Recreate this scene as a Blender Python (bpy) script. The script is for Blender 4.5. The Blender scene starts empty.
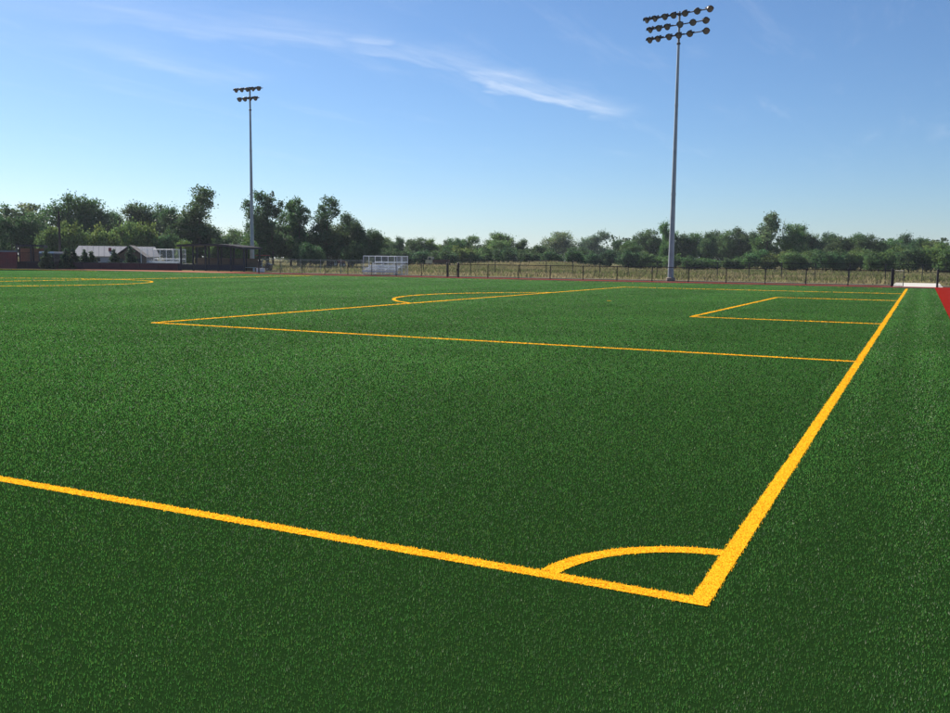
import bpy, math, random
import numpy as np
from mathutils import Vector, Matrix

scene = bpy.context.scene
C = scene.collection
R = math.radians
rng = np.random.default_rng(7)
random.seed(7)

# ------------------------------------------------------------------ camera
FPX, PITCH, YAW, ROLL = 902.945, -0.10704, -0.45730, 0.01121
CAM = np.array([0.847, -4.338, 1.681])
_fw = np.array([math.sin(YAW) * math.cos(PITCH), math.cos(YAW) * math.cos(PITCH), math.sin(PITCH)])
_rt = np.array([math.cos(YAW), -math.sin(YAW), 0.0])
_up = np.cross(_rt, _fw)
_r2 = math.cos(ROLL) * _rt + math.sin(ROLL) * _up
_u2 = -math.sin(ROLL) * _rt + math.cos(ROLL) * _up
cd = bpy.data.cameras.new('camera')
cd.sensor_width = 36.0
cd.lens = FPX / 950 * 36
cd.clip_start, cd.clip_end = 0.05, 9000
cam = bpy.data.objects.new('camera', cd)
m = Matrix.Identity(4)
for i in range(3):
    m[i][0], m[i][1], m[i][2], m[i][3] = _r2[i], _u2[i], -_fw[i], CAM[i]
cam.matrix_world = m
C.objects.link(cam)
scene.camera = cam


def ray(u, v):
    return _fw + (u - 475) / FPX * _r2 - (v - 356.5) / FPX * _u2


def hor(u):
    d0, d1 = ray(u, 200)[2], ray(u, 300)[2]
    return 200 + 100 * d0 / (d0 - d1)


def at(u, d, v=None):
    """ground point d metres away in pixel column u"""
    r = ray(u, hor(u) if v is None else v)
    k = d / math.hypot(r[0], r[1])
    return CAM[0] + r[0] * k, CAM[1] + r[1] * k


def at_y(u, y):
    r = ray(u, hor(u))
    return CAM[0] + r[0] * (y - CAM[1]) / r[1]


def z_at(u, v, d):
    r = ray(u, v)
    return CAM[2] + r[2] * d / math.hypot(r[0], r[1])


# ------------------------------------------------------------------ light
SUN_AZ, SUN_EL = R(-66), R(36)
world = bpy.data.worlds.new('World')
scene.world = world
world.use_nodes = True
wn, wl = world.node_tree.nodes, world.node_tree.links


def wmath(op, a, b=None, c=None, clamp=False):
    n = wn.new('ShaderNodeMath'); n.operation = op; n.use_clamp = clamp
    for i, x in enumerate((a, b, c)):
        if x is None: continue
        if isinstance(x, (int, float)): n.inputs[i].default_value = x
        else: wl.new(x, n.inputs[i])
    return n.outputs[0]


sky = wn.new('ShaderNodeTexSky')
sky.sky_type = 'NISHITA'
sky.sun_disc = False
sky.sun_elevation, sky.sun_rotation = SUN_EL, SUN_AZ
sky.air_density, sky.dust_density, sky.ozone_density = 1.0, 0.3, 8.0
sky.altitude = 200
tc = wn.new('ShaderNodeTexCoord')
sx = wn.new('ShaderNodeSeparateXYZ'); wl.new(tc.outputs['Generated'], sx.inputs[0])
dz = wmath('MAXIMUM', wmath('ADD', sx.outputs[2], 0.06), 0.02)
qx, qy = wmath('DIVIDE', sx.outputs[0], dz), wmath('DIVIDE', sx.outputs[1], dz)


def q_of(u, v):
    r = ray(u, v); r = r / np.linalg.norm(r)
    return r[:2] / (r[2] + 0.06)


def wnoise(kx, ky, ang, scale, detail, rough, dist=0.0):
    """noise on the cloud layer, stretched along one direction"""
    ca, sa = math.cos(ang), math.sin(ang)
    a = wmath('ADD', wmath('MULTIPLY', qx, ca * kx), wmath('MULTIPLY', qy, sa * kx))
    b = wmath('ADD', wmath('MULTIPLY', qx, -sa * ky), wmath('MULTIPLY', qy, ca * ky))
    cb = wn.new('ShaderNodeCombineXYZ'); wl.new(a, cb.inputs[0]); wl.new(b, cb.inputs[1])
    n = wn.new('ShaderNodeTexNoise'); wl.new(cb.outputs[0], n.inputs['Vector'])
    n.inputs['Scale'].default_value = scale; n.inputs['Detail'].default_value = detail
    n.inputs['Roughness'].default_value = rough; n.inputs['Distortion'].default_value = dist
    return n.outputs['Fac']


def wsmooth(x, a, b):
    n = wn.new('ShaderNodeMapRange'); n.interpolation_type = 'SMOOTHSTEP'
    wl.new(x, n.inputs[0]); n.inputs[1].default_value = a; n.inputs[2].default_value = b
    return n.outputs[0]


def streak(p0, p1, w_lo, w_hi, gain):
    """one cirrus streak between two points of the cloud layer, feathered on both sides"""
    A, B = q_of(*p0), q_of(*p1)
    L = np.linalg.norm(B - A); e = (B - A) / L; nrm = np.array([-e[1], e[0]])
    if np.dot(q_of(p0[0], p0[1] - 20) - A, nrm) < 0: nrm = -nrm
    s = wmath('DIVIDE', wmath('ADD', wmath('MULTIPLY', wmath('SUBTRACT', qx, float(A[0])), float(e[0])),
                              wmath('MULTIPLY', wmath('SUBTRACT', qy, float(A[1])), float(e[1]))), float(L))
    t = wmath('ADD', wmath('MULTIPLY', wmath('SUBTRACT', qx, float(A[0])), float(nrm[0])),
              wmath('MULTIPLY', wmath('SUBTRACT', qy, float(A[1])), float(nrm[1])))
    # the streak wanders a little
    t = wmath('ADD', t, wmath('MULTIPLY', wmath('SUBTRACT', wnoise(1, 1, 0, 2.2, 3, .55), 0.5), float(w_hi) * 1.2))
    along = wmath('MULTIPLY', wsmooth(s, -0.35, 0.45), wmath('SUBTRACT', 1.0, wsmooth(s, 0.80, 1.06)))
    lo = wsmooth(t, -w_lo, w_lo * 0.4)
    hi = wmath('SUBTRACT', 1.0, wsmooth(t, 0.0, w_hi))
    ang = math.atan2(e[1], e[0])
    n = wsmooth(wnoise(1.0, 4.0, ang, 2.4, 7, .62, .4), 0.12, 0.88)
    f = wmath('MULTIPLY', wmath('MULTIPLY', along, wmath('MULTIPLY', lo, hi)), n)
    return wmath('MULTIPLY', f, gain), ang


s1, A1 = streak((372, 50), (606, 121), 0.06, 0.36, 0.60)
s2, _ = streak((345, 40), (398, 44), 0.05, 0.14, 0.40)
s3, _ = streak((60, 14), (360, 52), 0.10, 0.42, 0.25)
s4, _ = streak((60, 48), (250, 88), 0.10, 0.40, 0.22)
wisps = wmath('MULTIPLY', wsmooth(wnoise(0.9, 3.4, A1 + 0.25, 1.15, 6, .6, .5), 0.52, 0.90), 0.16)
cl = wmath('MAXIMUM', wmath('MAXIMUM', s1, s2), wmath('MAXIMUM', wmath('MAXIMUM', s3, s4), wisps))
cl = wmath('MULTIPLY', cl, wsmooth(sx.outputs[2], 0.05, 0.16), clamp=True)
mixc = wn.new('ShaderNodeMix'); mixc.data_type = 'RGBA'
wl.new(cl, mixc.inputs[0]); wl.new(sky.outputs[0], mixc.inputs[6]); mixc.inputs[7].default_value = (9.2, 9.6, 10.2, 1)
bg = wn['Background']
wl.new(mixc.outputs[2], bg.inputs[0])
bg.inputs[1].default_value = 0.060

sd = bpy.data.lights.new('sun', 'SUN')
sd.energy, sd.angle, sd.color = 5.0, R(0.53), (1.0, 0.95, 0.86)
sun = bpy.data.objects.new('sun', sd)
sun_dir = Vector((math.sin(SUN_AZ) * math.cos(SUN_EL), math.cos(SUN_AZ) * math.cos(SUN_EL), math.sin(SUN_EL)))
sun.rotation_euler = sun_dir.to_track_quat('Z', 'Y').to_euler()
sun.location = (-60, 20, 60)
C.objects.link(sun)

vs = scene.view_settings
vs.view_transform, vs.look, vs.gamma, vs.exposure, vs.use_curve_mapping = 'Standard', 'None', 1.0, 0.93, False
scene.render.engine = 'CYCLES'
scene.cycles.use_denoising = True
scene.cycles.denoiser = 'OPENIMAGEDENOISE'
scene.cycles.max_bounces = 6
scene.cycles.transparent_max_bounces = 6
scene.cycles.sample_clamp_indirect = 6


# ------------------------------------------------------------------ materials
def mat(name, col, rough=0.7, metal=0.0, spec=0.4, noise=None, bump=0.0, scale=4.0):
    """principled material; noise=(second colour, scale) blends a worn second tone"""
    mt = bpy.data.materials.new(name); mt.use_nodes = True
    n, l = mt.node_tree.nodes, mt.node_tree.links
    b = n['Principled BSDF']
    b.inputs['Base Color'].default_value = (*col, 1)
    b.inputs['Roughness'].default_value = rough
    b.inputs['Metallic'].default_value = metal
    b.inputs['Specular IOR Level'].default_value = spec
    if noise or bump:
        g = n.new('ShaderNodeNewGeometry')
        t = n.new('ShaderNodeTexNoise'); l.new(g.outputs['Position'], t.inputs['Vector'])
        t.inputs['Scale'].default_value = noise[1] if noise else scale
        t.inputs['Detail'].default_value = 6; t.inputs['Roughness'].default_value = 0.62
        if noise:
            mr = n.new('ShaderNodeMapRange'); l.new(t.outputs['Fac'], mr.inputs[0])
            mr.inputs[1].default_value, mr.inputs[2].default_value = 0.32, 0.68
            mx = n.new('ShaderNodeMix'); mx.data_type = 'RGBA'
            l.new(mr.outputs[0], mx.inputs[0])
            mx.inputs[6].default_value = (*col, 1); mx.inputs[7].default_value = (*noise[0], 1)
            l.new(mx.outputs[2], b.inputs['Base Color'])
        if bump:
            bp = n.new('ShaderNodeBump'); bp.inputs['Strength'].default_value = bump
            l.new(t.outputs['Fac'], bp.inputs['Height']); l.new(bp.outputs[0], b.inputs['Normal'])
    return mt


def blade_mat(name, attr_mul, trans=0.35, rough=0.5, spec=0.35, tint=(1, 1, 1), broad=None, pile=0.0):
    """leaf/fibre material: colour attribute per blade, partly translucent"""
    mt = bpy.data.materials.new(name); mt.use_nodes = True
    n, l = mt.node_tree.nodes, mt.node_tree.links
    b, out = n['Principled BSDF'], n['Material Output']
    a = n.new('ShaderNodeAttribute'); a.attribute_name = 'col'
    mx = n.new('ShaderNodeMix'); mx.data_type = 'RGBA'; mx.blend_type = 'MULTIPLY'
    mx.inputs[0].default_value = 1.0
    l.new(a.outputs['Color'], mx.inputs[6]); mx.inputs[7].default_value = (*[attr_mul * t for t in tint], 1)
    colour = mx.outputs[2]
    if broad == 'object':
        oi = n.new('ShaderNodeObjectInfo')
        l.new(oi.outputs['Color'], mx.inputs[7])
    b.inputs['Roughness'].default_value = rough
    b.inputs['Specular IOR Level'].default_value = spec
    l.new(colour, b.inputs['Base Color'])
    tr = n.new('ShaderNodeBsdfTranslucent'); l.new(colour, tr.inputs[0])
    if pile:                                     # fibres of a dense pile: normals drawn towards the pile's own
        g = n.new('ShaderNodeNewGeometry')
        nm = n.new('ShaderNodeMix'); nm.data_type = 'VECTOR'; nm.inputs[0].default_value = pile
        l.new(g.outputs['Normal'], nm.inputs[4]); nm.inputs[5].default_value = (0, 0, 1)
        nz = n.new('ShaderNodeVectorMath'); nz.operation = 'NORMALIZE'; l.new(nm.outputs[1], nz.inputs[0])
        l.new(nz.outputs[0], b.inputs['Normal'])
    ms = n.new('ShaderNodeMixShader'); ms.inputs[0].default_value = trans
    l.new(b.outputs[0], ms.inputs[1]); l.new(tr.outputs[0], ms.inputs[2]); l.new(ms.outputs[0], out.inputs[0])
    return mt


M = {}
M['infill'] = mat('turf_infill', (0.008, 0.022, 0.006), 0.95, spec=0.0, noise=((0.012, 0.032, 0.008), 45), bump=0.4)
M['fibre'] = blade_mat('turf_fibre', 1.0, 0.50, 0.55, 0.08, pile=0.58)
M['yellow_fibre'] = blade_mat('yellow_turf_fibre', 1.0, 0.5, 0.6, 0.02, pile=0.45)
M['yellow_back'] = mat('yellow_turf_backing', (0.86, 0.43, 0.020), 0.9, spec=0.0, noise=((0.76, 0.37, 0.018), 50))
M['track'] = mat('red_rubber_track', (0.215, 0.014, 0.010), 0.95, spec=0.0, noise=((0.165, 0.013, 0.010), 3), bump=0.15)
M['clay'] = mat('orange_clay', (0.33, 0.13, 0.06), 0.95, spec=0.03, noise=((0.27, 0.085, 0.05), 0.5))
M['kerb'] = mat('concrete_kerb', (0.30, 0.25, 0.20), 0.9, spec=0.05, noise=((0.34, 0.29, 0.25), 2))
M['concrete'] = mat('pale_concrete', (0.52, 0.49, 0.44), 0.9, spec=0.05, noise=((0.44, 0.40, 0.36), 1.2))
M['old_concrete'] = mat('worn_concrete', (0.27, 0.24, 0.21), 0.9, spec=0.02, noise=((0.2, 0.17, 0.15), 1.2))
M['gravel'] = mat('grey_gravel', (0.12, 0.09, 0.068), 0.95, spec=0.0, noise=((0.08, 0.055, 0.045), 1.5), bump=0.3)
M['meadow'] = mat('dry_meadow_soil', (0.17, 0.14, 0.07), 0.95, spec=0.0, noise=((0.10, 0.105, 0.042), 0.12), bump=0.3)
M['straw'] = blade_mat('dry_grass', 1.0, 0.4, 0.7, 0.04)
M['leaf'] = blade_mat('leaf', 1.0, 0.40, 0.6, 0.12, broad='object')
M['bark'] = mat('bark', (0.085, 0.065, 0.05), 0.95, noise=((0.05, 0.04, 0.032), 6), bump=0.5)
M['dead_bark'] = mat('bleached_dead_bark', (0.36, 0.34, 0.32), 0.95, noise=((0.25, 0.23, 0.21), 5))
M['galv'] = mat('galvanised_steel', (0.40, 0.42, 0.43), 0.5, 0.55, noise=((0.30, 0.32, 0.33), 1.2))
M['steel_dark'] = mat('weathered_dark_steel', (0.10, 0.10, 0.11), 0.55, 0.4)
M['housing'] = mat('bronze_lamp_housing', (0.045, 0.036, 0.036), 0.45, 0.2)
M['lens'] = mat('lamp_lens_glass', (0.22, 0.19, 0.165), 0.12, 0.0, 0.5, noise=((0.19, 0.165, 0.145), 9))
M['black'] = mat('black_vinyl_coated_steel', (0.016, 0.017, 0.020), 0.5)
M['wire'] = mat('chain_link_wire', (0.03, 0.032, 0.035), 0.55)
M['galv_wire'] = mat('galvanised_wire', (0.42, 0.43, 0.45), 0.5, 0.3)
M['alu'] = mat('brushed_aluminium', (0.80, 0.81, 0.82), 0.5, 0.15, noise=((0.68, 0.70, 0.72), 3))
M['maroon'] = mat('maroon_padding', (0.060, 0.022, 0.034), 0.8, noise=((0.040, 0.018, 0.032), 0.7))
M['navy'] = mat('navy_metal', (0.020, 0.022, 0.034), 0.55)
M['roof_felt'] = mat('black_roof_felt', (0.03, 0.03, 0.036), 0.95, spec=0.05)
M['navy_panel'] = mat('navy_panel', (0.028, 0.030, 0.052), 0.7, noise=((0.02, 0.02, 0.035), 1.2))
M['tan_block'] = mat('tan_block', (0.24, 0.165, 0.11), 0.9, noise=((0.17, 0.12, 0.085), 2))
M['grey_siding'] = mat('grey_siding', (0.40, 0.42, 0.46), 0.8, noise=((0.34, 0.36, 0.40), 0.8))
M['grey_roof'] = mat('pale_metal_roof', (0.27, 0.27, 0.29), 0.8, spec=0.1, noise=((0.22, 0.22, 0.24), 0.6))
M['brown_roof'] = mat('brown_shingles', (0.070, 0.052, 0.055), 0.9, noise=((0.05, 0.04, 0.042), 3))
M['brown_wall'] = mat('brown_timber', (0.11, 0.075, 0.06), 0.9, noise=((0.08, 0.055, 0.045), 3))
M['glass'] = mat('window_glass', (0.03, 0.04, 0.05), 0.08, 0.0, 0.6)
M['red_metal'] = mat('red_paint', (0.26, 0.030, 0.032), 0.55, noise=((0.19, 0.03, 0.032), 1.5))
M['white'] = mat('white_paint', (0.72, 0.72, 0.70), 0.5)
M['cream'] = mat('cream_paint', (0.55, 0.50, 0.36), 0.5)
M['rubber'] = mat('tyre_rubber', (0.018, 0.018, 0.018), 0.85)
M['dark_body'] = mat('dark_paint', (0.03, 0.032, 0.045), 0.4)
M['rust'] = mat('brown_dump_body', (0.14, 0.065, 0.045), 0.8, noise=((0.09, 0.045, 0.035), 2))
M['wood_pole'] = mat('creosoted_timber', (0.035, 0.030, 0.030), 0.9, noise=((0.05, 0.04, 0.035), 3))


# ------------------------------------------------------------------ mesh helpers
class MB:
    """collects boxes, tubes and lathes; build() links them as ONE mesh object"""
    def __init__(s): s.v, s.f = [], []

    def add(s, vs_, fs_):
        k = len(s.v); s.v += [tuple(map(float, p)) for p in vs_]; s.f += [tuple(i + k for i in f) for f in fs_]; return s

    def box(s, x0, x1, y0, y1, z0, z1):
        return s.add([(x0, y0, z0), (x1, y0, z0), (x1, y1, z0), (x0, y1, z0), (x0, y0, z1), (x1, y0, z1), (x1, y1, z1), (x0, y1, z1)],
                     [(0, 3, 2, 1), (4, 5, 6, 7), (0, 1, 5, 4), (1, 2, 6, 5), (2, 3, 7, 6), (3, 0, 4, 7)])

    def tube(s, p0, p1, r0, r1=None, n=8, cap=True):
        r1 = r0 if r1 is None else r1
        p0, p1 = Vector(p0), Vector(p1); d = (p1 - p0)
        if d.length < 1e-6: return s
        q = d.to_track_quat('Z', 'Y')
        a = []
        for p, r in ((p0, r0), (p1, r1)):
            for i in range(n):
                t = 2 * math.pi * i / n
                a.append(p + q @ Vector((r * math.cos(t), r * math.sin(t), 0)))
        f = [(i, (i + 1) % n, n + (i + 1) % n, n + i) for i in range(n)]
        if cap: f += [tuple(range(n - 1, -1, -1)), tuple(range(n, 2 * n))]
        return s.add(a, f)

    def lathe(s, prof, n=16, axis='Z'):
        """prof: (r, z) pairs"""
        a = []
        for r, z in prof:
            for i in range(n):
                t = 2 * math.pi * i / n
                p = (r * math.cos(t), r * math.sin(t), z)
                if axis == 'Y': p = (p[0], p[2], p[1])
                if axis == 'X': p = (p[2], p[0], p[1])
                a.append(p)
        f = []
        for j in range(len(prof) - 1):
            for i in range(n):
                f.append((j * n + i, j * n + (i + 1) % n, (j + 1) * n + (i + 1) % n, (j + 1) * n + i))
        f += [tuple(range(n - 1, -1, -1)), tuple(range((len(prof) - 1) * n, len(prof) * n))]
        return s.add(a, f)

    def prism(s, poly, y0, y1):
        """poly: (x, z) outline extruded along y"""
        n = len(poly)
        a = [(x, y0, z) for x, z in poly] + [(x, y1, z) for x, z in poly]
        f = [(i, (i + 1) % n, n + (i + 1) % n, n + i) for i in range(n)]
        return s.add(a, f + [tuple(range(n - 1, -1, -1)), tuple(range(n, 2 * n))])

    def mesh(s, name, mt, smooth=False):
        me = bpy.data.meshes.new(name); me.from_pydata(s.v, [], s.f); me.materials.append(mt)
        if smooth:
            me.polygons.foreach_set('use_smooth', [True] * len(me.polygons))
            try: me.set_sharp_from_angle(angle=R(40))
            except Exception: pass
        me.update(); return me

    def build(s, name, mt, parent=None, smooth=False, loc=None, rot=None):
        return link(name, s.mesh(name, mt, smooth), parent, loc, rot)


def link(name, me, parent=None, loc=None, rot=None):
    o = bpy.data.objects.new(name, me); C.objects.link(o)
    if parent: o.parent = parent
    if loc: o.location = loc
    if rot: o.rotation_euler = rot
    return o


def thing(name, label, cat, loc=(0, 0, 0), rz=0.0, group=None):
    o = bpy.data.objects.new(name, None); C.objects.link(o)
    o.location = loc; o.rotation_euler = (0, 0, rz); o.empty_display_size = 0.3
    return tag(o, label, cat, group)


def tag(o, label=None, cat=None, group=None, kind=None):
    for k, v in (('label', label), ('category', cat), ('group', group), ('kind', kind)):
        if v: o[k] = v
    return o


def quads(name, V, col, mt, parent=None, extra=None):
    """V: (n,k,3) faces with one colour each -> one mesh; extra: (verts, faces) plain sheet appended"""
    n, kk = V.shape[:2]
    verts = V.reshape(-1, 3)
    nv = len(verts)
    ev, ef = (extra or ([], []))
    me = bpy.data.meshes.new(name)
    me.vertices.add(nv + len(ev))
    co = np.concatenate([verts, np.array(ev, float).reshape(-1, 3)]) if len(ev) else verts
    me.vertices.foreach_set('co', co.astype(np.float32).ravel())
    loops = [np.arange(nv)]; starts = [np.arange(n) * kk]; k = nv
    for f in ef:
        loops.append(np.array(f) + nv); starts.append(np.array([k])); k += len(f)
    loops = np.concatenate(loops); starts = np.concatenate(starts)
    me.loops.add(len(loops)); me.loops.foreach_set('vertex_index', loops.astype(np.int32))
    me.polygons.add(len(starts)); me.polygons.foreach_set('loop_start', starts.astype(np.int32))
    me.materials.append(mt)
    if ef:
        me.materials.append(extra_mat[0])
        mi = np.zeros(len(starts), np.int32); mi[n:] = 1
        me.polygons.foreach_set('material_index', mi)
    at_ = me.attributes.new('col', 'FLOAT_COLOR', 'POINT')
    ca = np.ones((nv + len(ev), 4), np.float32); ca[:nv, :3] = np.repeat(col, kk, axis=0)
    at_.data.foreach_set('color', ca.ravel())
    me.update(calc_edges=True); me.validate()
    return link(name, me, parent)


extra_mat = [None]

# ------------------------------------------------------------------ the pitch
W, L = 65.1, 100.5          # pitch width and length
LW = 0.104                  # line width
TX1, TX0, TY0, TY1 = 1.7, -150.0, -40.0, 66.9


def sheet(name, polys, z, mt, label=None, kind='structure', parent=None):
    b = MB()
    for x0, x1, y0, y1 in polys: b.add([(x0, y0, z), (x1, y0, z), (x1, y1, z), (x0, y1, z)], [(0, 1, 2, 3)])
    o = b.build(name, mt, parent)
    return tag(o, label=label, kind=kind)


sheet('meadow', [(-4000, 4000, -600, 5000)], -0.035, M['meadow'], 'dry olive and tan meadow beyond the fences')
turf = sheet('artificial_turf', [(TX0, TX1, TY0, TY1)], 0.0, M['infill'], 'green artificial turf pitch with yellow inlaid lines')
sheet('running_track', [(TX1 + 0.0, 11.5, TY0, TY1 + 0.16), (-66, 11.5, TY1 + 0.16, 71.9)], -0.004, M['track'],
      'red rubber surface edging the turf')
sheet('clay_strip', [(-150, -66, TY1 + 0.16, 76.0)], -0.004, M['clay'], 'orange clay strip between turf and low maroon wall')
k = MB(); k.box(TX0, TX1, TY1, TY1 + 0.16, -0.1, 0.05); tag(k.build('turf_kerb', M['kerb']), kind='structure')
sheet('gravel_verge', [(-66, -1.3, 71.9, 77.0), (2.3, 40, 71.9, 77.0)], -0.012, M['gravel'], 'grey gravel verge behind the black fence')
sheet('concrete_apron', [(-1.3, 2.3, 71.9, 88.0)], -0.010, M['concrete'], 'pale concrete apron leading through the open gate')
sheet('concrete_path', [(-66, -1.3, 77.0, 78.2), (2.3, 40, 77.0, 78.2)], -0.010, M['old_concrete'], 'narrow worn concrete path along the gravel verge')


def seg(name, x0, x1, y0, y1):
    return name, ('box', (x0, x1, y0, y1))


n_, f_ = (W - 40.32) / 2, (W + 40.32) / 2
n2, f2 = (W - 18.32) / 2, (W + 18.32) / 2
LINES = [
    ('goal_line', [('box', (-LW, 0, 0, W))]),
    ('touchline', [('box', (-L, -LW, 0, LW))]),
    ('corner_arc', [('arc', (0, 0, 0.93, 0.93 - LW, R(96.5), R(173.5)))]),
    ('penalty_area_line', [('box', (-16.5, -LW, n_, n_ + LW)), ('box', (-16.5, -16.5 + LW, n_ + LW, f_ - LW)), ('box', (-16.5, -LW, f_ - LW, f_))]),
    ('goal_area_line', [('box', (-5.5, -LW, n2, n2 + LW)), ('box', (-5.5, -5.5 + LW, n2 + LW, f2 - LW)), ('box', (-5.5, -LW, f2 - LW, f2))]),
    ('penalty_arc', [('arc', (-11, W / 2, 9.15, 9.15 - LW, R(127.3), R(232.7)))]),
    ('halfway_line', [('box', (-L / 2 - LW / 2, -L / 2 + LW / 2, LW, W - LW))]),
    ('centre_circle', [('arc', (-L / 2, W / 2, 9.15, 9.15 - LW, 0, 2 * math.pi))]),
    ('touchline', [('box', (-L, -LW, W - LW, W))]),
    ('penalty_spot', [('arc', (-11, W / 2, 0.10, 0.0, 0, 2 * math.pi))]),
]
LINE_LABEL = ['yellow goal line running from the near corner to the far fence', 'yellow touchline meeting the corner arc',
              'small yellow quarter circle at the pitch corner', 'yellow penalty area outline', 'small yellow goal area outline',
              'yellow arc bulging from the penalty area', 'faint yellow halfway line through the centre circle', 'yellow centre circle',
              'faint yellow touchline along the far fence', 'small yellow penalty spot']


def inside(shape, x, y):
    k, a = shape
    if k == 'box': return (x > a[0]) & (x < a[1]) & (y > a[2]) & (y < a[3])
    r = np.hypot(x - a[0], y - a[1]); t = np.mod(np.arctan2(y - a[1], x - a[0]), 2 * math.pi)
    return (r < a[2]) & (r > a[3]) & (t >= a[4]) & (t <= a[5])


def blade_params(r):
    w = 0.0020 * np.maximum(r / 3.5, 0.7) ** 1.18
    return w


def make_blades(x, y, r, h, wmul=1.0):
    n = len(x)
    w = blade_params(r) * rng.uniform(0.7, 1.35, n) * wmul
    th = rng.uniform(0, 2 * math.pi, n)                 # facing
    ld = th + math.pi / 2 + rng.normal(0, 0.35, n)        # lean direction, roughly along the facing normal
    lean = np.abs(rng.normal(0.32, 0.26, n)).clip(0.03, 1.2)
    ln = h * rng.uniform(0.7, 1.25, n)
    dx, dy = np.cos(th) * w / 2, np.sin(th) * w / 2
    tx, ty = x + np.cos(ld) * np.sin(lean) * ln, y + np.sin(ld) * np.sin(lean) * ln
    tz = np.cos(lean) * ln
    V = np.empty((n, 3, 3))
    V[:, 0] = np.c_[x - dx, y - dy, np.full(n, -0.002)]
    V[:, 1] = np.c_[x + dx, y + dy, np.full(n, -0.002)]
    V[:, 2] = np.c_[tx, ty, tz]
    return V


def wedge(n, r0, r1, a0=0.0, a1=R(35)):
    """points round the standing place, denser nearby"""
    e = 0.78
    r = (r0 ** e + rng.random(n) * (r1 ** e - r0 ** e)) ** (1 / e)
    a = YAW + (a0 + rng.random(n) * (a1 - a0)) * rng.choice((-1, 1), n)
    return CAM[0] + r * np.sin(a), CAM[1] + r * np.cos(a), r


def smooth_noise(x, y, s, seed):
    """cheap value noise for broad tone in the fibres"""
    g = np.random.default_rng(seed).random((64, 64))
    u, v = x / s, y / s
    i, j = np.floor(u).astype(int), np.floor(v).astype(int)
    fu, fv = u - i, v - j
    fu, fv = fu * fu * (3 - 2 * fu), fv * fv * (3 - 2 * fv)
    G = lambda a, b: g[a % 64, b % 64]
    return (G(i, j) * (1 - fu) + G(i + 1, j) * fu) * (1 - fv) + (G(i, j + 1) * (1 - fu) + G(i + 1, j + 1) * fu) * fv


# green fibres
x, y, r = (np.concatenate(t) for t in zip(wedge(2150000, 2.2, 105), wedge(190000, 1.4, 10, R(35), R(62))))
keep = (x < TX1 - 0.01) & (y < TY1 - 0.01) & (y > TY0)
for _, shapes in LINES:
    for s in shapes: keep &= ~inside(s, x, y)
x, y, r = x[keep], y[keep], r[keep]
tone = 0.78 + 0.24 * smooth_noise(x, y, 1.7, 3) + 0.20 * smooth_noise(x, y, 0.05, 4) * (r < 20) + 0.10 * smooth_noise(x + 0.3 * y, y, 6.0, 5)
# roller and cart tracks brushed along the goal line, seams every 4.57 m
tone *= 1 + 0.13 * np.sin(x * 2 * math.pi / 0.9 + 1.5 * smooth_noise(x, y, 8, 9)) * (x > -0.2)
roll = np.floor(x / 4.57).astype(int)
tone *= 1 + 0.06 * np.sign(np.sin((x + 0.3) * math.pi / 4.57)) + 0.08 * (np.random.default_rng(31).random(64)[roll % 64] - .5)
kind = rng.random(len(x))
base = np.array([0.058, 0.192, 0.038]); olive = np.array([0.098, 0.192, 0.038]); pale = np.array([0.36, 0.42, 0.26])
col = base[None] * rng.uniform(0.85, 1.15, (len(x), 1))
col[kind > .72] = olive * rng.uniform(0.85, 1.15, (int((kind > .72).sum()), 1))
streaky = smooth_noise(x * 4, y * 0.7, 1.3, 12) * (0.3 + 0.9 * (x > -0.3))
pm = rng.random(len(x)) < 0.010 + 0.09 * np.clip(streaky - 0.35, 0, 1)
for tx_, tw_ in ((0.40, 0.05), (0.86, 0.06), (1.05, 0.04), (1.42, 0.06)):      # wheel tracks brushed along the goal line
    pm |= rng.random(len(x)) < 0.075 * np.exp(-((x - tx_ - 0.04 * np.sin(y * 0.5 + tx_)) / tw_) ** 2) * (0.3 + smooth_noise(x, y, 1.1, 15))
col[pm] = pale * rng.uniform(0.4, 1.0, (int(pm.sum()), 1))
col *= tone[:, None]
ob = quads('turf_fibres', make_blades(x, y, r, 0.0138 + 0.004 * np.clip((r - 5) / 12, 0, 1)), col, M['fibre'], turf)
tag(ob, kind='stuff')
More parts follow.
